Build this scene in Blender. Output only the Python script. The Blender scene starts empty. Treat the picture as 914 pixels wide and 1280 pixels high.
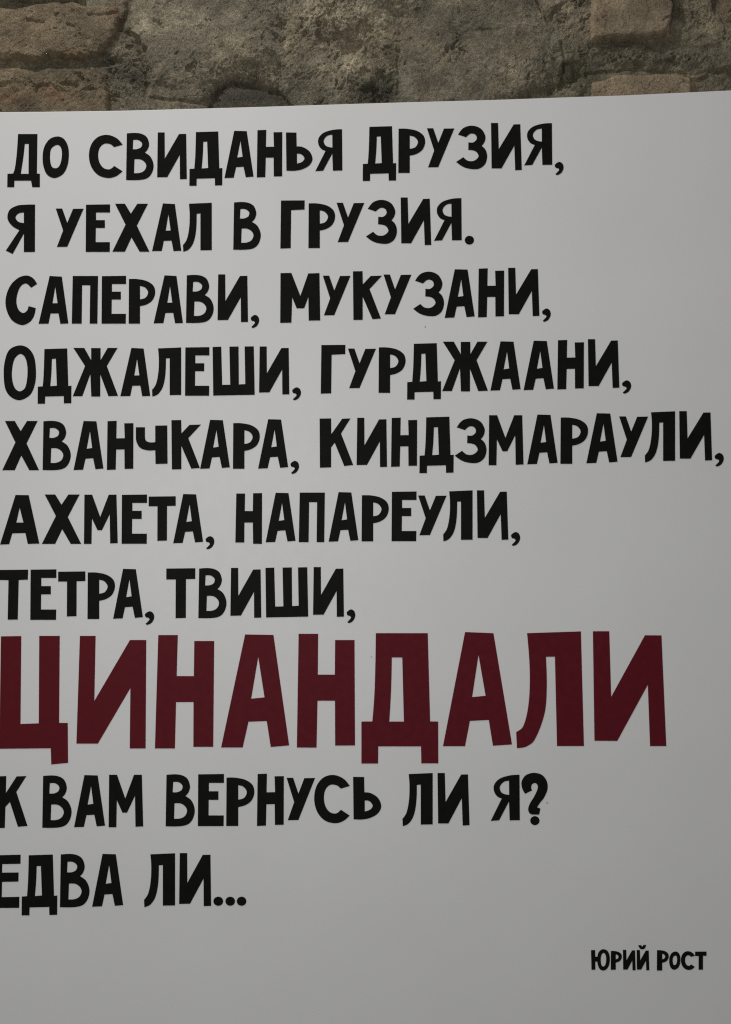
import bpy, bmesh, math
import numpy as np
from mathutils import Vector, Matrix, noise as mnoise

sc = bpy.context.scene
COL = sc.collection

# ------------------------------------------------------------------ camera
PW, PH = 914.0, 1280.0           # frame the sign was measured in
FPX = 1400.0                     # focal length in those units
DIST = 1.53                      # metres from the sign
PITCH, YAW, ROLL = math.radians(5.3), math.radians(1.6), math.radians(0.6)
CAM = Vector((0.0, -DIST, 0.0))
f = Vector((-math.sin(YAW) * math.cos(PITCH), math.cos(YAW) * math.cos(PITCH), math.sin(PITCH)))
r0 = f.cross(Vector((0, 0, 1))).normalized()
u0 = r0.cross(f)
R = r0 * math.cos(ROLL) - u0 * math.sin(ROLL)
U = u0 * math.cos(ROLL) + r0 * math.sin(ROLL)
cd = bpy.data.cameras.new("camera")
cam = bpy.data.objects.new("camera", cd)
COL.objects.link(cam)
m = Matrix((R, U, -f)).transposed().to_4x4()
m.translation = CAM
cam.matrix_world = m
cd.sensor_fit = 'VERTICAL'
cd.sensor_height = 24.0
cd.lens = 24.0 * FPX / PH
cd.clip_start = 0.01
cd.clip_end = 100
sc.camera = cam

# ------------------------------------------------------------------ light
w = bpy.data.worlds.new("World")
sc.world = w
w.use_nodes = True
wn, wl = w.node_tree.nodes, w.node_tree.links
bg = wn["Background"]
# the dim room around the sign: pale ceiling above, darker floor below
wt = wn.new("ShaderNodeTexCoord"); wsx = wn.new("ShaderNodeSeparateXYZ"); wr = wn.new("ShaderNodeValToRGB")
wm = wn.new("ShaderNodeMapRange")
wl.new(wt.outputs["Generated"], wsx.inputs["Vector"]); wl.new(wsx.outputs["Z"], wm.inputs["Value"])
wm.inputs["From Min"].default_value = -0.6; wm.inputs["From Max"].default_value = 0.6
wl.new(wm.outputs["Result"], wr.inputs["Fac"]); wl.new(wr.outputs["Color"], bg.inputs["Color"])
wr.color_ramp.elements[0].color = (0.42, 0.415, 0.40, 1)
wr.color_ramp.elements[1].color = (1.0, 0.985, 0.95, 1)
bg.inputs["Strength"].default_value = 0.29


def area(name, loc, target, size, power, colour):
    ld = bpy.data.lights.new(name, 'AREA')
    ld.shape = 'DISK'
    ld.size = size
    ld.energy = power
    ld.color = colour
    lo = bpy.data.objects.new(name, ld)
    COL.objects.link(lo)
    lo.location = loc
    d = Vector(target) - Vector(loc)
    lo.rotation_euler = d.to_track_quat('-Z', 'Y').to_euler()
    return lo


area("unseen_lamp", (-0.42, -1.57, 0.25), (-0.2, 0, 0.2), 0.45, 8.8, (1.0, 0.992, 0.968))  # unseen frontal lamp near camera height, added for the board's broad brightness
area("unseen_lamp", (-0.70, -0.56, 2.05), (0.0, 0, 0.6), 0.14, 16.5, (1.0, 0.975, 0.93))  # unseen overhead lamp, added so light grazes the stones from above

sc.view_settings.view_transform = 'Standard'
sc.view_settings.look = 'None'
sc.view_settings.exposure = 0.0
sc.view_settings.gamma = 1.0
sc.render.film_transparent = False
sc.cycles.use_denoising = False
sc.cycles.filter_width = 1.2
sc.cycles.use_adaptive_sampling = False


# ------------------------------------------------------------------ helpers
def plane_pt(px, py, y=0.0):
    """where the sight line through frame point (px, py) meets the upright plane at depth y"""
    d = f + R * ((px - PW / 2) / FPX) - U * ((py - PH / 2) / FPX)
    t = (y - CAM.y) / d.y
    p = CAM + d * t
    return p.x, p.z


def empty(name, loc, parent=None):
    o = bpy.data.objects.new(name, None)
    o.empty_display_size = 0.05
    COL.objects.link(o)
    o.location = loc
    if parent:
        o.parent = parent
    return o


def link(name, me, mat, parent=None):
    me.materials.clear()
    me.materials.append(mat)
    o = bpy.data.objects.new(name, me)
    COL.objects.link(o)
    if parent:
        o.parent = parent
    return o


def nodes_of(mat):
    mat.use_nodes = True
    nt = mat.node_tree
    return nt, nt.nodes, nt.links, nt.nodes["Principled BSDF"]


# ------------------------------------------------------------------ materials
def mat_panel():
    mt = bpy.data.materials.new("white_satin_board")
    nt, N, L, b = nodes_of(mt)
    tc = N.new("ShaderNodeTexCoord")
    n1 = N.new("ShaderNodeTexNoise"); n1.inputs["Scale"].default_value = 6; n1.inputs["Detail"].default_value = 5
    n2 = N.new("ShaderNodeTexNoise"); n2.inputs["Scale"].default_value = 420; n2.inputs["Detail"].default_value = 3
    n3 = N.new("ShaderNodeTexNoise"); n3.inputs["Scale"].default_value = 60; n3.inputs["Detail"].default_value = 6
    for n in (n1, n2, n3):
        L.new(tc.outputs["Object"], n.inputs["Vector"])
    cr = N.new("ShaderNodeValToRGB")
    cr.color_ramp.elements[0].position = 0.3; cr.color_ramp.elements[0].color = (0.668, 0.672, 0.672, 1)
    cr.color_ramp.elements[1].position = 0.7; cr.color_ramp.elements[1].color = (0.692, 0.697, 0.702, 1)
    L.new(n1.outputs["Fac"], cr.inputs["Fac"])
    mx = N.new("ShaderNodeMix"); mx.data_type = 'RGBA'; mx.blend_type = 'MULTIPLY'
    mx.inputs["Factor"].default_value = 0.10
    L.new(cr.outputs["Color"], mx.inputs["A"])
    L.new(n2.outputs["Fac"], mx.inputs["B"])
    L.new(mx.outputs["Result"], b.inputs["Base Color"])
    rr = N.new("ShaderNodeMapRange")
    rr.inputs["To Min"].default_value = 0.44; rr.inputs["To Max"].default_value = 0.56
    L.new(n3.outputs["Fac"], rr.inputs["Value"])
    L.new(rr.outputs["Result"], b.inputs["Roughness"])
    bp = N.new("ShaderNodeBump"); bp.inputs["Strength"].default_value = 0.12; bp.inputs["Distance"].default_value = 0.0004
    L.new(n2.outputs["Fac"], bp.inputs["Height"])
    L.new(bp.outputs["Normal"], b.inputs["Normal"])
    b.inputs["Specular IOR Level"].default_value = 0.5
    return mt


def mat_ink(name, c0, c1, rough):
    mt = bpy.data.materials.new(name)
    nt, N, L, b = nodes_of(mt)
    tc = N.new("ShaderNodeTexCoord")
    n1 = N.new("ShaderNodeTexNoise"); n1.inputs["Scale"].default_value = 90; n1.inputs["Detail"].default_value = 5
    L.new(tc.outputs["Object"], n1.inputs["Vector"])
    cr = N.new("ShaderNodeValToRGB")
    cr.color_ramp.elements[0].position = 0.35; cr.color_ramp.elements[0].color = (*c0, 1)
    cr.color_ramp.elements[1].position = 0.65; cr.color_ramp.elements[1].color = (*c1, 1)
    L.new(n1.outputs["Fac"], cr.inputs["Fac"])
    L.new(cr.outputs["Color"], b.inputs["Base Color"])
    b.inputs["Roughness"].default_value = rough
    b.inputs["Specular IOR Level"].default_value = 0.05
    return mt


def mat_stone(name, light, mid, dark, pit=0.5, grain=1.0):
    """rough masonry: colour from the face's own stain attribute, mottled at three sizes"""
    mt = bpy.data.materials.new(name)
    nt, N, L, b = nodes_of(mt)
    tc = N.new("ShaderNodeTexCoord")
    n1 = N.new("ShaderNodeTexNoise"); n1.inputs["Scale"].default_value = 28; n1.inputs["Detail"].default_value = 8
    n1.inputs["Roughness"].default_value = 0.62; n1.inputs["Distortion"].default_value = 1.4
    n2 = N.new("ShaderNodeTexNoise"); n2.inputs["Scale"].default_value = 230; n2.inputs["Detail"].default_value = 6
    n2.inputs["Roughness"].default_value = 0.7; n2.inputs["Distortion"].default_value = 2.0
    n3 = N.new("ShaderNodeTexVoronoi"); n3.inputs["Scale"].default_value = 95
    n4 = N.new("ShaderNodeTexNoise"); n4.inputs["Scale"].default_value = 520; n4.inputs["Detail"].default_value = 4
    n4.inputs["Roughness"].default_value = 0.75; n4.inputs["Distortion"].default_value = 1.2
    for n in (n1, n2, n3, n4):
        L.new(tc.outputs["Object"], n.inputs["Vector"])
    cr = N.new("ShaderNodeValToRGB")
    e = cr.color_ramp.elements
    e[0].position = 0.30; e[0].color = (*dark, 1)
    e[1].position = 0.72; e[1].color = (*light, 1)
    k = e.new(0.5); k.color = (*mid, 1)
    L.new(n1.outputs["Fac"], cr.inputs["Fac"])
    n5 = N.new("ShaderNodeTexNoise"); n5.inputs["Scale"].default_value = 85; n5.inputs["Detail"].default_value = 9
    n5.inputs["Roughness"].default_value = 0.72; n5.inputs["Distortion"].default_value = 3.0
    L.new(tc.outputs["Object"], n5.inputs["Vector"])
    at = N.new("ShaderNodeAttribute"); at.attribute_name = "stain"
    m1 = N.new("ShaderNodeMix"); m1.data_type = 'RGBA'; m1.blend_type = 'MULTIPLY'
    m1.inputs["Factor"].default_value = 1.0
    L.new(cr.outputs["Color"], m1.inputs["A"]); L.new(at.outputs["Color"], m1.inputs["B"])
    g = N.new("ShaderNodeMapRange")
    g.inputs["From Min"].default_value = 0.39; g.inputs["From Max"].default_value = 0.61
    g.inputs["To Min"].default_value = 1 - 0.60 * grain; g.inputs["To Max"].default_value = 1 + 0.66 * grain
    gm = N.new("ShaderNodeMix"); gm.data_type = 'FLOAT'; gm.inputs["Factor"].default_value = 0.5
    L.new(n5.outputs["Fac"], gm.inputs["A"]); L.new(n4.outputs["Fac"], gm.inputs["B"])
    L.new(gm.outputs["Result"], g.inputs["Value"])
    m2 = N.new("ShaderNodeMix"); m2.data_type = 'RGBA'; m2.blend_type = 'MULTIPLY'
    m2.inputs["Factor"].default_value = 1.0
    L.new(m1.outputs["Result"], m2.inputs["A"]); L.new(g.outputs["Result"], m2.inputs["B"])
    L.new(m2.outputs["Result"], b.inputs["Base Color"])
    b.inputs["Roughness"].default_value = 0.82
    b.inputs["Specular IOR Level"].default_value = 0.6
    ad = N.new("ShaderNodeMath"); ad.operation = 'ADD'
    mu = N.new("ShaderNodeMath"); mu.operation = 'MULTIPLY'; mu.inputs[1].default_value = pit
    L.new(n3.outputs["Distance"], mu.inputs[0])
    m4 = N.new("ShaderNodeMath"); m4.operation = 'MULTIPLY_ADD'; m4.inputs[1].default_value = 0.9
    L.new(n4.outputs["Fac"], m4.inputs[0]); L.new(n2.outputs["Fac"], m4.inputs[2])
    L.new(m4.outputs[0], ad.inputs[0]); L.new(mu.outputs[0], ad.inputs[1])
    # crumbs and crystals catch the lamp: gloss varies from grain to grain
    gl = N.new("ShaderNodeMapRange")
    gl.inputs["From Min"].default_value = 0.40; gl.inputs["From Max"].default_value = 0.66
    gl.inputs["To Min"].default_value = 0.88; gl.inputs["To Max"].default_value = 0.34
    L.new(n4.outputs["Fac"], gl.inputs["Value"]); L.new(gl.outputs["Result"], b.inputs["Roughness"])
    bp = N.new("ShaderNodeBump"); bp.inputs["Strength"].default_value = 1.0; bp.inputs["Distance"].default_value = 0.006
    L.new(ad.outputs[0], bp.inputs["Height"])
    L.new(bp.outputs["Normal"], b.inputs["Normal"])
    return mt


M_PANEL = mat_panel()
M_BLACK = mat_ink("black_print", (0.0052, 0.0052, 0.0038), (0.0068, 0.0068, 0.0050), 0.55)
M_RED = mat_ink("dark_red_print", (0.092, 0.0085, 0.0138), (0.103, 0.0095, 0.0152), 0.5)
M_SPECK = mat_ink("grey_dirt", (0.17, 0.16, 0.14), (0.24, 0.22, 0.19), 0.8)
M_MORTAR = mat_stone("grey_lime_mortar", (0.374, 0.322, 0.220), (0.239, 0.202, 0.131), (0.111, 0.090, 0.053), 0.6, 1.0)
M_ROCK = mat_stone("grey_brown_rock", (0.355, 0.311, 0.218), (0.244, 0.210, 0.141), (0.136, 0.112, 0.069), 0.5, 0.9)
M_WARM = mat_stone("brown_stone", (0.339, 0.263, 0.158), (0.248, 0.186, 0.107), (0.138, 0.099, 0.051), 0.4, 0.75)
M_BRICK = mat_stone("buff_brick", (0.469, 0.367, 0.238), (0.378, 0.291, 0.184), (0.255, 0.188, 0.112), 0.35, 0.6)

# ------------------------------------------------------------------ the stone wall
WALL_Y = 0.022                   # mean face of the wall, behind the sign


def fbm(P, freq, octaves, seed, gain=0.5, ridged=False):
    """value noise on an (n,2) array, vectorised"""
    def vnoise(x, y, s):
        xi = np.floor(x).astype(np.int64); yi = np.floor(y).astype(np.int64)
        fx = x - xi; fy = y - yi
        fx = fx * fx * fx * (fx * (fx * 6 - 15) + 10); fy = fy * fy * fy * (fy * (fy * 6 - 15) + 10)

        def h(a, b2):
            v = (a * 374761393 + b2 * 668265263 + s * 974634533) & 0x7fffffff
            v = ((v ^ (v >> 13)) * 1274126177) & 0x7fffffff
            return ((v ^ (v >> 16)) & 0xffff) / 65535.0
        a = h(xi, yi); b2 = h(xi + 1, yi); c = h(xi, yi + 1); d = h(xi + 1, yi + 1)
        return (a * (1 - fx) + b2 * fx) * (1 - fy) + (c * (1 - fx) + d * fx) * fy
    out = np.zeros(len(P)); amp = 1.0; tot = 0.0
    fr = freq
    ca, sa = math.cos(0.6), math.sin(0.6)
    x, y = P[:, 0].copy(), P[:, 1].copy()
    for k in range(octaves):
        v = vnoise(x * fr, y * fr, seed + k * 17)
        if ridged:
            v = 1 - np.abs(2 * v - 1)
        out += v * amp; tot += amp
        amp *= gain; fr *= 2.03
        x, y = ca * x - sa * y, sa * x + ca * y
    return out / tot - 0.5


def sdist(P, poly):
    """signed distance (positive inside) from points to a polygon, frame units"""
    poly = np.array(poly, float)
    n = len(poly)
    d = np.full(len(P), 1e9); ins = np.zeros(len(P), bool)
    for i in range(n):
        a = poly[i]; b2 = poly[(i + 1) % n]
        e = b2 - a
        t = np.clip(((P - a) @ e) / max(e @ e, 1e-9), 0, 1)
        q = a + t[:, None] * e
        d = np.minimum(d, np.hypot(P[:, 0] - q[:, 0], P[:, 1] - q[:, 1]))
        c = ((a[1] > P[:, 1]) != (b2[1] > P[:, 1]))
        with np.errstate(divide='ignore', invalid='ignore'):
            xx = (b2[0] - a[0]) * (P[:, 1] - a[1]) / (b2[1] - a[1] + 1e-12) + a[0]
        ins ^= c & (P[:, 0] < xx)
    return np.where(ins, d, -d)


def sdline(P, pts):
    pts = np.array(pts, float)
    d = np.full(len(P), 1e9)
    for a, b2 in zip(pts[:-1], pts[1:]):
        e = b2 - a
        t = np.clip(((P - a) @ e) / max(e @ e, 1e-9), 0, 1)
        q = a + t[:, None] * e
        d = np.minimum(d, np.hypot(P[:, 0] - q[:, 0], P[:, 1] - q[:, 1]))
    return d


def sstep(a, b2, x):
    t = np.clip((x - a) / (b2 - a), 0, 1)
    return t * t * (3 - 2 * t)


def blob(P, x, y, rx, ry):
    return np.exp(-(((P[:, 0] - x) / rx) ** 2 + ((P[:, 1] - y) / ry) ** 2))


def warp(P, amt, freq, seed):
    return P + np.stack([fbm(P, freq, 3, seed), fbm(P, freq, 3, seed + 91)], 1) * 2 * amt


def cracks(P):
    """grooves that run across the wall's face: (line, half width, depth in mm)"""
    out = np.zeros(len(P))
    Q = warp(P, 3.0, 0.06, 5)
    for pts, wd, dp in CRACKS:
        out += 0.85 * dp * np.exp(-(sdline(Q, pts) / wd) ** 2)
    return out


CRACKS = [
    ([(668, -8), (676, 12), (688, 27), (694, 12)], 2.0, 5.0),
    ([(340, 111), (352, 117), (365, 134)], 1.9, 7.0),
    ([(497, 66), (499, 90), (498, 132)], 1.8, 3.0), ([(176, 66), (186, 100), (182, 128)], 3.0, 4.0), ([(702, 52), (708, 76), (703, 100), (690, 116)], 2.4, 5.0),
    ([(258, 128), (268, 112), (284, 100), (305, 97), (330, 104), (345, 113)], 5.0, 5.0),
    ([(556, 74), (560, 66), (568, 58)], 2.6, 4.0), ([(560, 66), (565, 76)], 2.2, 4.0),
    ([(575, 22), (573, 8)], 2.5, 2.5), ([(590, 42), (625, 40)], 2.0, 2.0),
    ([(400, 52), (424, 48)], 4.0, 5.0), ([(432, 66), (450, 58)], 4.0, 4.0),
    ([(195, 30), (202, 36)], 3.0, 4.0), ([(160, 40), (168, 48), (180, 62)], 3.0, 6.0),
    ([(150, 36), (157, 20), (158, 4)], 3.0, 7.0),
    ([(-60, 82), (40, 82), (120, 80), (150, 76)], 3.5, 5.0),
    ([(190, 122), (215, 124), (262, 130)], 2.4, 3.0),
    ([(712, 80), (716, 90), (720, 98)], 5.5, 10.0), ([(700, 104), (706, 118)], 3.5, 5.0),
    ([(735, 92), (745, 90), (800, 87), (830, 89), (870, 91), (905, 90)], 1.8, 3.0),
    ([(866, 96), (872, 100), (884, 96)], 3.0, 4.0), ([(856, 105), (876, 111)], 2.2, 3.0),
    ([(738, 57), (780, 53), (838, 53), (842, 58)], 3.5, 5.0),
    ([(848, 18), (854, 24)], 6.0, 6.0), ([(896, -8), (897, 14), (908, 28)], 3.0, 4.0),
    ([(36, 28), (58, 32)], 4.0, 4.0), ([(68, 20), (76, 32)], 5.0, 2.5), ([(114, 22), (145, 20)], 2.5, 3.5), ([(86, 33), (92, 35)], 2.0, 3.0),
    ([(110, 62), (113, 66)], 2.5, 3.0), ([(97, 49), (98, 50)], 1.6, 3.0), ([(0, 112), (12, 108), (22, 106)], 2.5, 4.0),
    ([(46, 118), (52, 110), (66, 108)], 2.2, 4.0), ([(80, 108), (98, 109)], 2.8, 5.0), ([(110, 115), (122, 115)], 2.0, 3.0),
    ([(20, 8), (60, 4), (98, 1)], 2.6, 6.0),
    ([(462, 116), (470, 100), (480, 92), (488, 116)], 7.0, 3.0), ([(120, 76), (150, 74)], 6.0, 4.0),
]


GRIT = [(152, 95, 34, 34), (430, 50, 64, 44), (330, 84, 60, 18), (640, 92, 30, 20), (700, 14, 34, 26), (790, 68, 90, 12), (860, 22, 22, 24), (470, 110, 40, 30),
        (60, 112, 70, 8), (110, 68, 30, 12), (570, 66, 16, 14), (700, 90, 30, 26), (168, 70, 14, 40)]


def grit_map(P):
    """0..1: where the wall's face is crumbled rather than smooth"""
    g = np.zeros(len(P))
    Q = warp(P, 14, 0.03, 83)
    for x, y, rx, ry in GRIT:
        g = np.maximum(g, blob(Q, x, y, rx, ry))
    far = sstep(0, 120, np.maximum(np.maximum(-P[:, 0], P[:, 0] - PW), -P[:, 1]))
    other = sstep(-0.05, 0.2, fbm(P, 0.013, 3, 85))
    return np.clip(g * (1 - far) + other * (0.25 + 0.75 * far), 0, 1)


def pits(P, seed, dens=0.16):
    """small broken-out holes, mm deep, mostly where the face is crumbled"""
    n = fbm(warp(P, 7, 0.08, seed), 0.10, 4, seed + 3, 0.62)
    return 4.5 * sstep(dens + 0.12, dens + 0.20, n + 0.17 * grit_map(P) + 0.25 * fbm(P, 0.018, 2, seed + 5))


def gritty(P, seed):
    """sharp fine roughness: swirls of trowelled lime, grit and crumbs, mm"""
    Q = warp(warp(P, 12, 0.045, seed + 7), 5, 0.13, seed + 9)
    h = 1.9 * fbm(Q, 0.085, 4, seed + 13, 0.62, ridged=True) + 2.2 * fbm(Q, 0.30, 3, seed + 19, 0.75)
    return h * (0.75 + 1.25 * grit_map(P))


def base_relief(P):
    """relief of rubble, mortar and render, mm towards the viewer"""
    Q = warp(P, 9.0, 0.02, 3)
    h = 7.5 * fbm(Q, 0.017, 5, 11, 0.52) + 3.4 * fbm(Q, 0.06, 5, 23, 0.55)
    return h + 1.15 * gritty(P, 61) - pits(P, 71, 0.17)


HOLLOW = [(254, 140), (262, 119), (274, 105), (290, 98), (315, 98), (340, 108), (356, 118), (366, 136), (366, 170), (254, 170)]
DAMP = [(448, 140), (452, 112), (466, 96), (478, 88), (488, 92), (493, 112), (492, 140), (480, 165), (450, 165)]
NICHE = [(703, 84), (709, 75), (718, 74), (726, 84), (733, 96), (718, 97), (712, 106), (700, 108)]


def hollows(P):
    """places where a stone is missing or set back, mm"""
    Q = warp(P, 3.5, 0.07, 95)
    return 8.0 * sstep(-2, 7, sdist(Q, HOLLOW)) + 3.0 * sstep(-3, 6, sdist(Q, DAMP)) + 13.0 * sstep(-4, 6, sdist(warp(P, 7, 0.1, 99), NICHE))


def stain_colour(P):
    """stains and darker patches on the wall, as a multiplier on the stone's colour"""
    c = np.ones((len(P), 3))
    Q = warp(P, 8.0, 0.035, 31)

    def add(mask, rgb):
        for k in range(3):
            c[:, k] *= 1 + mask * (rgb[k] - 1)
    mot = fbm(Q, 0.03, 4, 51)
    add(np.clip(mot * 2.2, 0, 1), (1.50, 1.47, 1.44))
    add(np.clip(-mot * 2.2, 0, 1), (0.60, 0.59, 0.56))
    # iron red on the lower left ledge
    for x, y, rx, ry, s in ((15, 125, 30, 10, .7), (75, 124, 14, 7, .8), (55, 115, 14, 5, .5), (95, 66, 18, 7, .45), (150, 14, 7, 16, .7)):
        add(s * blob(Q, x, y, rx, ry), (1.12, 0.80, 0.68))
    # darker patches and damp
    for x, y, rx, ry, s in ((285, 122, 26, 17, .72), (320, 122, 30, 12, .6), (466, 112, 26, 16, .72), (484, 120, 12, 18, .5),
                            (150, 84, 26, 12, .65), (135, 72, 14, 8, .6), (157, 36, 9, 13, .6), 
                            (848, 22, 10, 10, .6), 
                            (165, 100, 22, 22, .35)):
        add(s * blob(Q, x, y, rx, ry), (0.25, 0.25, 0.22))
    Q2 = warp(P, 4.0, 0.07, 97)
    add(0.72 * sstep(-3, 5, sdist(Q2, HOLLOW)), (0.30, 0.29, 0.26))  # whole hollow outline coloured darker
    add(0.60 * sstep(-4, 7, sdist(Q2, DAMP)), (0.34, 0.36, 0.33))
    # algae
    for x, y, rx, ry, s in ((697, 72, 10, 30, .55), (476, 108, 24, 20, .6), (890, 36, 20, 16, .35), (720, 90, 20, 16, .5)):
        add(s * blob(Q, x, y, rx, ry), (0.90, 1.05, 0.99))
    # pale lime bloom
    for x, y, rx, ry, s in ((430, 44, 44, 20, .9), (400, 24, 30, 16, .5), (446, 82, 24, 16, .8), (250, 40, 60, 34, .25), (405, 82, 9, 8, .8), (380, 12, 40, 12, .55), (180, 24, 14, 26, .6),
                            (440, 8, 40, 14, .5), (640, 90, 24, 18, .45), (470, 18, 26, 12, .5), (493, 75, 10, 10, .5), (480, 38, 14, 5, .6), (888, 30, 7, 10, .8),
                            (310, 82, 20, 12, .35), (706, 20, 16, 20, .35), (360, 55, 10, 10, .4)):
        add(s * blob(Q, x, y, rx, ry), (2.0, 1.98, 2.0))
    return c


def to_frame(xs, zs, y):
    """frame coordinates of points on the wall plane (used only to lay out its features)"""
    v = np.stack([xs - CAM.x, np.full_like(xs, y - CAM.y), zs - CAM.z], 1)
    a = v @ np.array(R); b2 = v @ np.array(U); c = v @ np.array(f)
    return np.stack([PW / 2 + FPX * a / c, PH / 2 - FPX * b2 / c], 1)


def heightfield(name, xs, zs, hfun, keep, mat, parent):
    """a relief mesh over the grid xs × zs; hfun gives mm in front of the wall's mean face"""
    X, Z = np.meshgrid(xs, zs)
    nx, nz = len(xs), len(zs)
    x, z = X.ravel(), Z.ravel()
    P = to_frame(x, z, WALL_Y)
    h = hfun(P)
    k = keep(P) if keep else np.ones(len(P), bool)
    idx = np.arange(nx * nz).reshape(nz, nx)
    quads = np.stack([idx[:-1, :-1], idx[:-1, 1:], idx[1:, 1:], idx[1:, :-1]], -1).reshape(-1, 4)
    quads = quads[k[quads].all(1)]
    used = np.unique(quads)
    remap = -np.ones(nx * nz, int); remap[used] = np.arange(len(used))
    V = np.stack([x, WALL_Y - h / 1000.0, z], 1)[used]
    me = bpy.data.meshes.new(name)
    me.from_pydata(V.tolist(), [], remap[quads].tolist())
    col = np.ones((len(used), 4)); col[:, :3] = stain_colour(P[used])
    ca = me.color_attributes.new("stain", 'FLOAT_COLOR', 'POINT')
    ca.data.foreach_set("color", col.ravel())
    me.polygons.foreach_set("use_smooth", [True] * len(me.polygons))
    me.update()
    return link(name, me, mat, parent)


wall = empty("stone_wall", (0, 0, 0))
wall["label"] = "rough old wall of grey brown rubble stone, brick and mortar behind the white sign"
wall["category"] = "wall"
wall["kind"] = "thing"

x_lo, _ = plane_pt(-330, 60, WALL_Y); x_hi, _ = plane_pt(PW + 330, 60, WALL_Y)
_, z_hi = plane_pt(457, -150, WALL_Y); _, z_mid = plane_pt(457, 175, WALL_Y); _, z_lo = plane_pt(457, 1700, WALL_Y)
STEP = 0.0012
xs = np.concatenate([np.arange(x_lo - 1.0, x_lo - 0.004, 0.008), np.arange(x_lo, x_hi, STEP), np.arange(x_hi + 0.006, x_hi + 1.0, 0.008)])
zs = np.concatenate([np.arange(z_lo, z_mid, 0.02), np.arange(z_mid, z_hi, STEP), np.arange(z_hi + 0.006, z_hi + 0.7, 0.008)])


def mortar_h(P):
    h = base_relief(P) - cracks(P) - hollows(P) - 1.5
    # behind the sign the wall is dressed back so that the board lies flat
    return np.where(P[:, 1] > 175, np.minimum(h, 3.0), h)


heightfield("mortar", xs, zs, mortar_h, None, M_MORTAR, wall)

STONES = [
    # name, label, outline, mm proud, rounding, roughness, material
    ("rubble_stone", "brown weathered stone block above the left ledge",
     [(-150, 14), (5, 12), (30, 8), (62, 4), (100, 6), (146, 9), (153, 22), (151, 38), (138, 56), (122, 73), (80, 76), (0, 77), (-150, 80)], 7.5, 9, 1.3, M_WARM),
    ("rubble_stone", "long flat ledge stone with reddish stains at the lower left",
     [(-150, 90), (0, 89), (60, 88), (118, 90), (136, 98), (140, 120), (134, 165), (-150, 165)], 9, 6, 1.25, M_WARM),
    ("rubble_stone", "stone at the upper left edge above the crack",
     [(-150, -80), (108, -80), (106, -2), (60, -1), (30, 3), (0, 8), (-150, 9)], 8, 6, 0.9, M_ROCK),
    ("boulder", "large rounded grey boulder with pale mottling left of the middle",
     [(166, -90), (300, -100), (345, -60), (372, -10), (350, 40), (360, 70), (330, 92), (300, 94), (276, 100), (256, 122), (215, 120), (186, 108),
      (178, 76), (170, 44), (164, 14)], 7, 26, 1.1, M_ROCK),
    ("boulder", "broad brown grey boulder with small pits right of the middle",
     [(496, 60), (520, 30), (560, -10), (600, -60), (660, -60), (672, 6), (688, 30), (700, 52), (706, 74), (700, 98), (684, 116), (640, 140), (500, 165),
      (492, 120)], 7, 26, 1.1, M_ROCK),
    ("boulder", "lime crusted rough stone between the two boulders",
     [(380, -60), (540, -60), (520, 10), (486, 36), (462, 54), (430, 60), (392, 52), (372, 30)], 7, 30, 2.2, M_ROCK),
    ("rubble_stone", "low rough stone above the dark hollow at the sign's top edge",
     [(352, 76), (400, 66), (450, 70), (456, 92), (446, 165), (376, 165), (362, 118), (344, 100)], 4, 20, 1.5, M_ROCK),
    ("rubble_stone", "dark stone under the arched hollow",
     [(262, 132), (276, 116), (300, 108), (330, 114), (350, 124), (360, 165), (258, 165)], 3, 10, 1.2, M_ROCK),
    ("brick", "buff brick standing proud at the upper right",
     [(743, -22), (836, -24), (839, 10), (837, 40), (828, 47), (790, 50), (741, 52), (739, 20)], 9, 4, 0.9, M_BRICK),
    ("brick", "pinkish brick cut off by the right edge of the picture",
     [(897, -40), (1060, -40), (1060, 24), (930, 28), (907, 26), (899, 12)], 9, 5, 0.8, M_BRICK),
    ("brick", "long buff brick lying along the sign's top edge at the right",
     [(738, 100), (770, 93), (820, 92), (864, 95), (868, 108), (862, 160), (736, 160)], 5, 6, 1.0, M_BRICK),
    ("rubble_stone", "flat grey ledge below the bricks at the far right",
     [(760, 64), (830, 64), (900, 58), (1060, 50), (1060, 86), (905, 88), (830, 86), (770, 84)], 3, 12, 1.4, M_ROCK),
]

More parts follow.
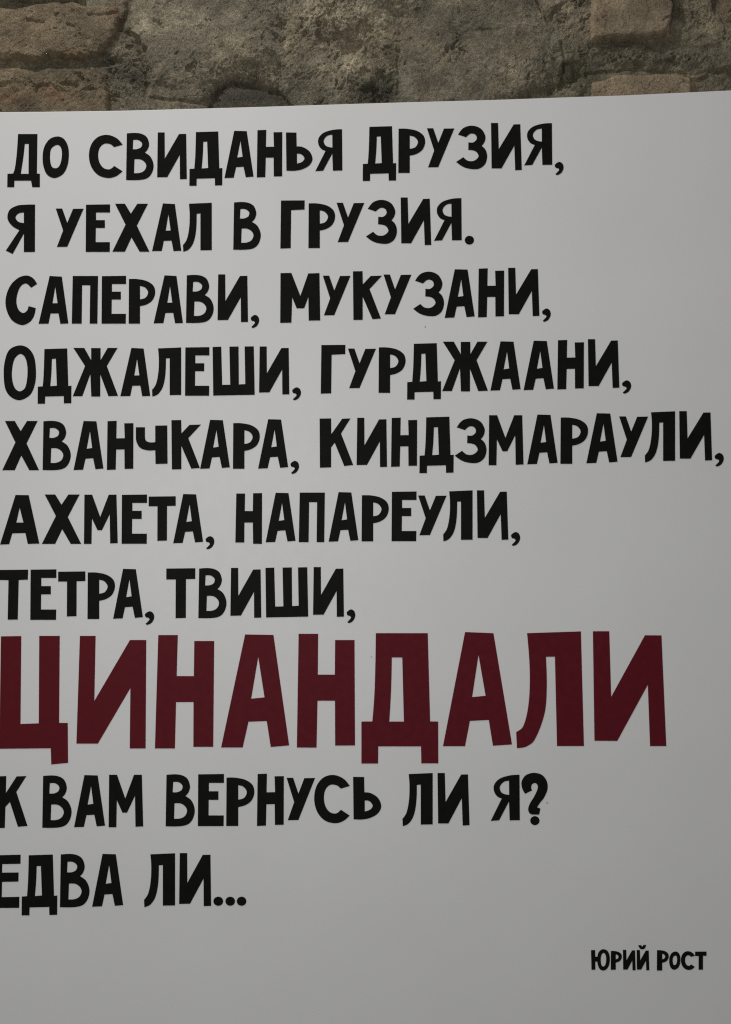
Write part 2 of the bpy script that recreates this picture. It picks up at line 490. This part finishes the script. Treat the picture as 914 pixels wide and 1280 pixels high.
for i, (nm, lab, poly, proud, rnd, rough, mt) in enumerate(STONES):
    pa = np.array(poly, float)
    ax, az = plane_pt(pa[:, 0].min() - 16, pa[:, 1].max() + 16, WALL_Y)
    bx, bz = plane_pt(pa[:, 0].max() + 16, pa[:, 1].min() - 16, WALL_Y)
    gx = np.arange(max(ax - 0.02, x_lo), min(bx + 0.02, x_hi), STEP) + STEP * 0.37
    gz = np.arange(max(az - 0.03, z_mid - 0.03), min(bz + 0.03, z_hi), STEP) + STEP * 0.41

    def sd_of(P, poly=poly, i=i, rough=rough):
        return sdist(warp(P, 4.0 * rough, 0.045, 200 + i * 7), poly) + 3.0 * rough * fbm(P, 0.16, 4, 300 + i, 0.65)

    def hfun(P, i=i, proud=proud, rnd=rnd, rough=rough, sd_of=sd_of):
        sd = sd_of(P)
        t = np.clip(sd / rnd, 0, 1)
        dome = np.sqrt(np.clip(1 - (1 - t) ** 2, 0, 1)) if proud > 7.2 else t * t * (3 - 2 * t)
        Q = warp(P, 7 * rough, 0.03, 400 + i)
        own = rough * (2.6 * fbm(Q, 0.022, 4, 500 + i) + 2.0 * fbm(Q, 0.075, 4, 520 + i)) + rough * 0.95 * gritty(P, 540 + i)
        own -= min(rough, 1.2) * pits(P, 560 + i, 0.17 if rough > 0.7 else 0.2)
        # the stone's edge is buried in the mortar, so its relief runs over into the mortar's
        mo = mortar_h(P)
        k = sstep(0, 1.0 * rnd if proud < 7.2 else 6, sd)
        h = (1 - k) * (mo + 0.3) + k * (own - 0.9 * cracks(P) - hollows(P)) + proud * dome - 9 * sstep(-1, 6, -sd)
        return np.minimum(h, 14.0)

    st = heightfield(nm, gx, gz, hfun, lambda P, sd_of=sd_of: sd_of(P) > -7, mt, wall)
    st["label"] = lab

# ------------------------------------------------------------------ the lettering's letter shapes
# outlines in tenths or fifths of the frame's units; "~" marks a smooth point; ";" starts the next outline
GLYPH = {
 "Д1": "174,175 357,175 352,550 380,552 380,680 308,680 297,618 140,618 138,680 72,680 74,553 128,550 ~143,505 ~158,400 ~168,280; 238,268 275,268 273,553 200,553 ~218,440 ~230,350",
 "Д": "310,126 449,122 456,352 475,350 474,458 429,459 428,414 315,417 314,461 269,461 270,356 300,354 ~306,270; 356,187 380,185 386,350 346,353 ~353,270",
 "О": "~550,198 ~610,222 ~648,290 ~657,365 ~645,470 ~600,555 ~520,592 ~452,562 ~416,485 ~407,400 ~420,305 ~472,225; ~546,278 ~578,298 ~591,360 ~581,440 ~557,488 ~525,499 ~496,485 ~480,430 ~478,370 ~492,310",
 "О2": "~120,533 ~175,548 ~213,600 ~226,685 ~221,770 ~190,842 ~125,876 ~70,857 ~35,808 ~24,725 ~29,640 ~58,562; ~127,587 ~156,605 ~172,665 ~170,745 ~155,802 ~123,820 ~94,800 ~78,750 ~76,690 ~92,618",
 "С": "767,205 ~728,163 ~668,143 ~610,158 ~570,205 ~556,275 ~572,345 ~615,395 ~675,413 ~725,402 766,370 714,337 ~685,358 ~648,350 ~622,315 ~614,265 ~625,222 ~652,199 ~688,201 713,220",
 "С2": "233,150 ~205,112 ~165,97 ~110,115 ~60,170 ~36,250 ~45,320 ~80,380 ~140,407 ~190,385 ~215,345 224,300 180,288 ~168,318 ~145,331 ~118,312 ~104,265 ~112,205 ~135,160 ~165,148 195,174",
 "В": "253,95 ~330,94 ~375,115 ~393,160 ~385,195 366,218 ~402,245 ~421,295 ~412,345 ~385,379 ~340,392 248,393; 293,137 ~325,138 ~348,157 ~343,182 ~318,195 290,196; 301,260 ~340,262 ~366,280 ~375,305 ~362,333 ~335,347 298,349",
 "И": "449,91 493,91 494,257 585,101 631,100 635,387 591,388 590,234 510,375 445,376",
 "И2": "591,470 637,470 642,640 740,479 783,478 793,776 750,778 744,618 660,766 595,766",
 "А": "549,118 627,120 670,404 621,408 607,342 561,345 546,411 488,413; 588,180 601,280 568,285",
 "А2": "311,100 387,104 428,396 378,398 366,333 317,334 304,397 242,398; 346,168 360,269 329,270",
 "А3": "98,568 180,569 247,872 174,874 160,806 78,808 58,876 1,878; 124,648 147,740 103,740",
 "Н": "694,114 749,112 747,218 797,217 794,127 849,126 848,402 796,403 795,285 746,286 743,407 690,409",
 "Н2": "562,559 617,559 615,668 665,668 667,557 723,556 722,873 667,872 665,740 613,740 612,864 556,864",
 "Ь": "377,56 446,57 448,152 ~490,158 ~535,190 ~553,240 ~532,283 ~485,311 ~435,321 380,320; 450,203 ~480,208 ~499,235 ~485,258 450,271",
 "Я": "308,108 310,366 251,367 247,260 190,367 141,370 205,243 ~178,230 ~160,200 ~162,163 ~192,131 ~250,112; 247,142 ~215,150 ~194,178 ~202,206 ~222,218 248,222",
 "Я2": "220,578 219,874 150,875 150,760 80,887 37,866 122,738 ~75,710 ~48,665 ~60,613 ~108,585 ~160,579; 150,628 ~115,635 ~98,658 ~115,685 150,693",
 "У": "349,603 389,603 421,692 457,605 523,604 421,842 356,843 395,740",
 "Е": "538,579 687,577 687,628 600,628 600,675 655,675 655,724 599,724 598,812 686,812 685,873 536,873",
 "Е2": "-50,545 130,541 129,598 15,600 14,653 117,652 116,709 14,711 12,806 122,804 121,873 -57,874",
 "Х": "32,107 93,107 130,170 170,107 236,107 167,247 245,413 184,413 134,322 93,413 15,413 97,240",
 "Л": "266,573 409,567 409,863 338,864 338,634 315,636 ~311,740 ~295,815 ~266,858 231,873 229,831 ~253,795 ~268,720 ~271,640",
 "Г": "179,531 328,530 327,588 243,592 240,832 175,834",
 "Р": "543,120 ~600,121 ~660,135 ~700,166 ~709,210 ~692,255 ~657,281 613,293 613,404 541,404; 613,165 ~645,175 ~664,205 ~648,238 613,249",
 "З": "469,605 ~505,562 ~560,549 ~612,568 ~639,612 ~636,648 617,677 ~641,702 ~651,745 ~637,793 ~603,820 ~560,824 ~505,811 457,778 502,748 ~532,771 ~570,770 ~597,743 ~580,712 533,702 534,654 ~565,654 ~586,632 ~578,606 ~550,599 519,622",
 "К": "376,71 436,70 438,152 487,100 558,98 480,182 551,366 498,370 437,230 437,374 379,375",
 "К2": "168,91 240,90 241,188 309,92 361,90 302,185 378,381 322,388 262,242 240,272 240,396 170,398",
 "К3": "-32,52 40,50 38,155 105,52 166,50 103,150 173,362 113,367 63,212 35,243 31,374 -42,376",
 "П": "455,100 613,100 609,397 561,397 564,158 514,158 511,397 449,397",
 "Ж": "459,549 527,549 570,625 570,550 629,550 629,625 673,549 735,549 668,662 738,848 678,850 627,715 627,852 571,852 565,712 515,850 455,850 532,662",
 "М": "-76,83 -8,82 48,225 97,85 167,83 172,378 100,379 98,232 72,302 25,303 -3,235 -8,392 -78,393",
 "М2": "528,567 576,567 626,705 679,567 727,567 735,868 688,870 685,690 637,788 609,788 575,715 572,873 525,873",
 "Т": "15,578 184,576 184,636 130,637 129,852 69,854 70,639 15,639",
 "Т2": "-14,112 177,110 175,173 118,175 112,422 49,423 54,176 -16,175",
 "Ч": "-65,145 -8,145 -8,200 ~-2,228 ~20,239 56,238 56,135 131,134 133,373 58,375 56,289 ~10,290 ~-35,276 ~-60,240 -65,205",
 "Ш": "414,543 468,541 474,779 524,778 519,541 576,540 578,776 618,774 614,540 671,539 677,841 418,846",
 ",": "~750,312 ~772,324 ~778,352 ~763,382 ~738,395 ~727,389 ~736,379 ~750,362 ~744,353 ~728,348 ~723,330",
 ".": "~100,0 ~171,29 ~200,100 ~171,171 ~100,200 ~29,171 ~0,100 ~29,29",
 "?": "537,161 ~518,125 ~515,85 ~540,46 ~590,30 ~642,43 ~672,82 ~677,130 ~655,185 ~628,220 612,245 632,253 625,290 ~600,291 ~570,287 ~556,262 ~565,225 ~592,180 ~613,135 ~615,108 ~600,94 ~581,101 ~575,120 580,140; ~598,300 ~619,309 ~627,328 ~619,348 ~598,357 ~577,348 ~569,328 ~577,309",
 "Ю": "82,130 127,128 130,212 162,212 ~173,165 ~200,130 ~240,118 ~285,140 ~308,190 ~312,250 ~300,320 ~270,365 ~235,380 ~195,366 ~172,325 160,268 130,268 130,370 88,370; ~235,158 ~262,180 ~272,240 ~262,310 ~235,335 ~208,315 ~198,250 ~208,185",
 "˘": "675,68 704,66 ~720,82 735,79 737,64 766,64 ~755,98 ~725,114 ~695,104",
 # the big dark red word, each letter drawn for itself
 "ц": "7,77 134,75 129,624 243,620 246,74 374,74 370,617 424,618 426,867 321,877 318,776 -3,779",
 "и": "500,74 598,74 590,480 812,100 914,100 910,777 811,777 815,400 612,747 478,747",
 "н": "75,69 197,69 190,325 297,325 300,106 424,106 418,767 294,767 295,487 186,488 179,777 54,777",
 "а": "617,65 794,68 892,758 777,768 752,606 638,610 602,771 467,771; 699,205 738,458 655,466",
 "н2": "37,61 159,61 157,316 263,316 265,100 386,100 389,758 265,759 264,479 155,479 149,772 26,771",
 "д": "519,57 843,57 858,608 908,609 909,870 803,870 801,764 534,764 533,871 429,871 429,609 497,608 ~510,440 ~516,250; 619,209 684,209 694,609 603,609 ~614,420",
 "а2": "162,50 339,57 455,752 336,760 310,599 192,605 162,763 24,763; 246,193 290,448 206,456",
 "л": "549,57 885,46 904,762 736,762 723,204 667,205 ~672,400 ~658,560 ~595,725 ~545,765 486,775 481,674 ~525,638 ~558,500 ~566,300",
 "и2": "51,45 153,45 165,455 376,70 479,71 509,762 408,762 394,379 203,730 61,729",
}

# measuring windows: left, top, units per frame unit
S5, S10 = 914 / 183.0, 914 / 91.0
WIN = {}
for tag_, oy in (("12", 140), ("34", 325), ("56", 505), ("7", 690), ("8", 780), ("9", 960)):
    for k, ch in enumerate("ABCD"):
        WIN[ch + tag_] = (183 * k, oy, S5)
WIN["E45"] = (731, 420, S5); WIN["E8"] = (731, 780, S5)
WIN["F"] = (731, 1175, S10); WIN["G"] = (813, 1175, S10)

# line > word > letters (letter, window, left, top, right, bottom); no box: drawn in place
LINES = [
 [("ДО", [("Д1", "A12", 46, 138, 250, 470), ("О", "A12", 267, 153, 431, 413)]),
  ("СВИДАНЬЯ", [("С", "A12", 556, 143, 767, 413), ("В", "A12", 788, 131, 960, 426), ("И", "B12", 68, 128, 253, 420), ("Д", "B12", 269, 122, 475, 461),
     ("А", "B12", 488, 118, 670, 413), ("Н", "B12", 690, 112, 849, 409), ("Ь", "C12", -42, 128, 124, 368), ("Я", "C12", 141, 108, 310, 370)]),
  ("ДРУЗИЯ", [("Д", "C12", 437, 89, 646, 431), ("Р", "C12", 659, 104, 827, 381), ("У", "C12", 838, 102, 1009, 346), ("З", "D12", 106, 86, 300, 358),
     ("И2", "D12", 324, 69, 516, 364), ("Я", "D12", 531, 70, 706, 334), (",", "D12", 722, 312, 777, 394)])],
 [("Я", [("Я2", "A12", 37, 578, 220, 887)]),
  ("УЕХАЛ", [("У", "A12", 349, 603, 523, 843), ("Е", "A12", 536, 577, 688, 874), ("Х", "A12", 702, 573, 934, 873), ("А2", "B12", 36, 571, 219, 869),
     ("Л", "B12", 229, 567, 409, 873)]),
  ("В", [("В", "B12", 543, 562, 715, 861)]),
  ("ГРУЗИЯ", [("Г", "B12", 837, 552, 989, 853), ("Р", "C12", 98, 570, 265, 850), ("У", "C12", 274, 567, 447, 813), ("З", "C12", 457, 549, 651, 824),
     ("И2", "C12", 674, 534, 865, 832), ("Я", "D12", -32, 538, 141, 805), (".", "D12", 160, 773, 218, 828)])],
 [("САПЕРАВИ", [("С2", "A34", 35, 97, 233, 407), ("А2", "A34", 242, 100, 428, 399), ("П", "A34", 449, 100, 613, 398), ("Е", "A34", 635, 99, 788, 398),
     ("Р", "A34", 804, 118, 970, 398), ("А2", "B34", 46, 96, 229, 396), ("В", "B34", 248, 93, 421, 394), ("И", "B34", 445, 90, 635, 388),
     (",", "B34", 652, 343, 705, 425)]),
  ("МУКУЗАНИ", [("М", "C34", -78, 81, 172, 393), ("У", "C34", 188, 98, 361, 346), ("К", "C34", 376, 70, 558, 375), ("У", "C34", 567, 91, 741, 340),
     ("З", "C34", 752, 73, 945, 352), ("А", "D34", 35, 58, 222, 362), ("Н", "D34", 243, 52, 406, 359), ("И2", "D34", 431, 49, 626, 351),
     (",", "D34", 643, 303, 697, 386)])],
 [("ОДЖАЛЕШИ", [("О2", "A34", 24, 533, 226, 876), ("Д", "A34", 236, 552, 447, 898), ("Ж", "A34", 455, 549, 738, 853), ("А2", "A34", 752, 549, 939, 851),
     ("Л", "B34", 36, 546, 218, 853), ("Е", "B34", 242, 544, 394, 848), ("Ш", "B34", 414, 539, 677, 847), ("И", "B34", 704, 540, 893, 840),
     (",", "C34", -3, 795, 52, 876)]),
  ("ГУРДЖААНИ", [("Г", "C34", 175, 530, 329, 835), ("У", "C34", 345, 553, 520, 801), ("Р", "C34", 536, 545, 705, 830), ("Д", "C34", 714, 519, 926, 872),
     ("Ж", "D34", 19, 510, 305, 821), ("А", "D34", 320, 508, 509, 816), ("А", "D34", 527, 504, 717, 813), ("Н", "D34", 738, 499, 904, 809),
     ("И2", "E45", 20, 20, 216, 325), (",", "E45", 233, 277, 290, 360)])],
 [("ХВАНЧКАРА", [("Х", "A56", 15, 106, 245, 414), ("В", "A56", 267, 105, 443, 414), ("А", "A56", 460, 106, 647, 413), ("Н", "A56", 668, 105, 834, 412),
     ("Ч", "B56", -65, 134, 133, 375), ("К", "B56", 157, 100, 342, 409), ("А", "B56", 336, 99, 522, 405), ("Р", "B56", 541, 119, 709, 405),
     ("А", "B56", 698, 95, 886, 404), (",", "C56", -14, 355, 40, 437)]),
  ("КИНДЗМАРАУЛИ", [("К2", "C56", 168, 90, 378, 398), ("И", "C56", 399, 86, 589, 394), ("Н", "C56", 614, 85, 777, 393), ("Д", "C56", 791, 79, 1005, 432),
     ("З", "D56", 97, 89, 296, 370), ("М2", "D56", 309, 70, 527, 383), ("А", "D56", 550, 66, 740, 377), ("Р", "D56", 757, 84, 930, 374),
     ("А", "E45", 10, 482, 205, 795), ("У", "E45", 215, 502, 396, 757), ("Л", "E45", 375, 470, 564, 790), ("И2", "E45", 590, 469, 795, 778),
     (",", "E45", 811, 730, 868, 815)])],
 [("АХМЕТА", [("А3", "A56", 1, 568, 247, 878), ("Х", "A56", 262, 565, 508, 874), ("М2", "A56", 525, 566, 736, 874), ("Е", "A56", 760, 565, 919, 873),
     ("Т", "B56", 15, 576, 184, 855), ("А", "B56", 168, 562, 355, 870), (",", "B56", 370, 825, 425, 907)]),
  ("НАПАРЕУЛИ", [("Н2", "B56", 556, 556, 723, 874), ("А", "B56", 745, 554, 932, 864), ("П", "C56", 38, 553, 201, 863), ("А", "C56", 224, 550, 410, 860),
     ("Р", "C56", 430, 569, 600, 858), ("Е", "C56", 617, 546, 773, 857), ("У", "C56", 783, 571, 961, 820), ("Л", "D56", 25, 539, 209, 858),
     ("И2", "D56", 236, 539, 432, 849), (",", "D56", 449, 799, 506, 886)])],
 [("ТЕТРА", [("Т2", "A7"), ("Е", "A7", 190, 108, 353, 424), ("Т", "A7", 364, 121, 534, 403), ("Р", "A7", 547, 127, 719, 419), ("А", "A7", 707, 105, 893, 417),
     (",", "B7", -9, 370, 50, 455)]),
  ("ТВИШИ", [("Т", "B7", 125, 101, 306, 414), ("В", "B7", 325, 100, 501, 414), ("И", "B7", 525, 99, 718, 411), ("Ш", "B7", 744, 95, 1011, 409),
     ("И", "C7", 127, 94, 320, 405), (",", "C7", 337, 358, 391, 444)])],
 [("ЦИНАНДАЛИ", [("ц", "A8"), ("и", "A8"), ("н", "B8"), ("а", "B8"), ("н2", "C8"), ("д", "C8"), ("а2", "D8"), ("л", "D8"), ("и2", "E8")])],
 [("К", [("К3", "A9")]),
  ("ВАМ", [("В", "A9", 265, 46, 448, 374), ("А", "A9", 463, 44, 657, 370), ("М2", "A9", 679, 42, 895, 370)]),
  ("ВЕРНУСЬ", [("В", "B9", 121, 39, 303, 365), ("Е", "B9", 322, 37, 485, 363), ("Р", "B9", 499, 59, 675, 362), ("Н", "B9", 691, 35, 859, 362),
     ("У", "B9", 876, 61, 1054, 326), ("С", "C9", 134, 43, 357, 345), ("Ь", "C9", 377, 55, 553, 322)]),
  ("ЛИ", [("Л", "C9", 685, 31, 874, 363), ("И2", "D9", -10, 31, 190, 359)]),
  ("Я", [("Я", "D9", 322, 42, 504, 330), ("?", "D9")])],
 [("ЕДВА", [("Е2", "A9"), ("Д", "A9", 136, 540, 359, 920), ("В", "A9", 375, 536, 560, 870), ("А", "A9", 576, 536, 770, 866)]),
  ("ЛИ", [("Л", "B9", -14, 532, 180, 869), ("И", "B9", 205, 531, 405, 862), (".", "B9", 419, 803, 480, 860), (".", "B9", 494, 803, 554, 860),
     (".", "B9", 565, 803, 625, 860)])],
 [("ЮРИЙ", [("Ю", "F"), ("Р", "F", 330, 140, 463, 370), ("И2", "F", 483, 126, 636, 378), ("И2", "F", 655, 128, 808, 378), ("˘", "F")]),
  ("РОСТ", [("Р", "G", 85, 130, 228, 380), ("О", "G", 240, 147, 375, 370), ("С", "G", 387, 143, 555, 373), ("Т", "G", 565, 147, 702, 370)])],
]


def parse(s):
    outs = []
    for part in s.split(";"):
        pts = []
        for tok in part.split():
            sm = tok[0] == "~"
            x, y = tok.lstrip("~").split(",")
            pts.append((float(x), float(y), sm))
        outs.append(pts)
    return outs


def outline(pts, n=7):
    """straight between corners, Catmull-Rom through smooth points"""
    N = len(pts); res = []
    for i in range(N):
        p0, p1, p2, p3 = pts[i - 1], pts[i], pts[(i + 1) % N], pts[(i + 2) % N]
        res.append((p1[0], p1[1]))
        if not (p1[2] or p2[2]):
            continue
        d = [p2[k] - p1[k] for k in (0, 1)]
        ln = math.hypot(*d)

        def tan(a, b2, c):   # centripetal-like tangent at b2, scaled to this span
            v = [c[k] - a[k] for k in (0, 1)]
            l2 = math.hypot(b2[0] - a[0], b2[1] - a[1]) + math.hypot(c[0] - b2[0], c[1] - b2[1])
            return [v[k] / max(l2, 1e-6) * ln for k in (0, 1)]
        t1 = tan(p0, p1, p2) if p1[2] else None
        t2 = tan(p1, p2, p3) if p2[2] else None
        if t1 is None:
            t1 = [1.5 * d[k] - 0.5 * t2[k] for k in (0, 1)]
        if t2 is None:
            t2 = [1.5 * d[k] - 0.5 * t1[k] for k in (0, 1)]
        for j in range(1, n):
            t = j / n
            h00 = 2 * t ** 3 - 3 * t ** 2 + 1; h10 = t ** 3 - 2 * t ** 2 + t
            h01 = -2 * t ** 3 + 3 * t ** 2; h11 = t ** 3 - t ** 2
            res.append(tuple(h00 * p1[k] + h10 * t1[k] + h01 * p2[k] + h11 * t2[k] for k in (0, 1)))
    return res


SHAPE = {k: [outline(c) for c in parse(v)] for k, v in GLYPH.items()}


def letter_loops(it):
    g, wn = it[0], it[1]
    ox, oy, s = WIN[wn]
    loops = SHAPE[g]
    if len(it) > 2:
        l, t, r, b2 = it[2:]
        ax = [p[0] for c in loops for p in c]; ay = [p[1] for c in loops for p in c]
        x0, x1, y0, y1 = min(ax), max(ax), min(ay), max(ay)
        loops = [[(l + (x - x0) / (x1 - x0) * (r - l), t + (y - y0) / (y1 - y0) * (b2 - t)) for x, y in c] for c in loops]
    return [[(ox + x / s, oy + y / s) for x, y in c] for c in loops]


def filled(name, loops_xz, y, thick, mat, parent, bevel=0.0, swell=0.0):
    """flat shape with holes standing on the sign's face; front at y - thick"""
    cu = bpy.data.curves.new(name, 'CURVE')
    cu.dimensions = '2D'; cu.fill_mode = 'BOTH'
    cu.extrude = thick / 2 - bevel
    cu.bevel_depth = bevel; cu.bevel_resolution = 2; cu.offset = swell - bevel
    for lp in loops_xz:
        sp = cu.splines.new('POLY')
        sp.points.add(len(lp) - 1)
        for q, (x, z) in zip(sp.points, lp):
            q.co = (x, z, 0, 1)
        sp.use_cyclic_u = True
    tmp = bpy.data.objects.new("tmp", cu)
    COL.objects.link(tmp)
    dg = bpy.context.evaluated_depsgraph_get()
    me = bpy.data.meshes.new_from_object(tmp.evaluated_get(dg))
    bpy.data.objects.remove(tmp); bpy.data.curves.remove(cu)
    me.name = name
    # lay the drawing upright: its x, y become the sign's x, z
    me.transform(Matrix(((1, 0, 0, 0), (0, 0, -1, y - thick / 2), (0, 1, 0, 0), (0, 0, 0, 1))))
    return link(name, me, mat, parent)


# ------------------------------------------------------------------ the sign
sign = empty("text_sign", (0, 0, 0))
sign["label"] = "white board with a poem in black and dark red Cyrillic capitals on the stone wall"
sign["category"] = "sign"

TOP = [(-95, 142.3), (0, 140), (54, 139.6), (150, 138.3), (183, 137.5), (300, 134.2), (333, 133.2), (450, 129.4), (483, 128.4), (600, 125.2), (633, 124.2),
       (731, 120.7), (783, 119.0), (860, 115.4), (914, 112.8), (985, 109.8)]
edge = [plane_pt(*p) for p in TOP] + [plane_pt(1010, 1420), plane_pt(-125, 1420)]
T = 0.006
filled("panel", [edge], T, T, M_PANEL, sign, 0.0007)

for i, words in enumerate(LINES):
    ln = empty("text_line", (0, 0, 0), sign)
    if i == 7:
        ln["label"] = "large dark red line of text"
    elif i == len(LINES) - 1:
        ln["label"] = "small signature line at the lower right"
    for wtext, items in words:
        loops = []
        for it in items:
            for lp in letter_loops(it):
                loops.append([plane_pt(x, y) for x, y in lp])
        filled("word", loops, 0.0, 0.0004, M_RED if i == 7 else M_BLACK, ln, swell=0.0003 if i == len(LINES) - 1 else 0.0)

for px, py, rad in ((531.6, 408.6, 0.75), (464.5, 821, 0.6), (684, 1003.5, 0.9)):
    lp = [plane_pt(px + rad * math.cos(a) * (1 + 0.25 * math.sin(3 * a)), py + rad * math.sin(a)) for a in [k * math.tau / 12 for k in range(12)]]
    filled("dirt_speck", [lp], 0.0, 0.0003, M_SPECK, sign)
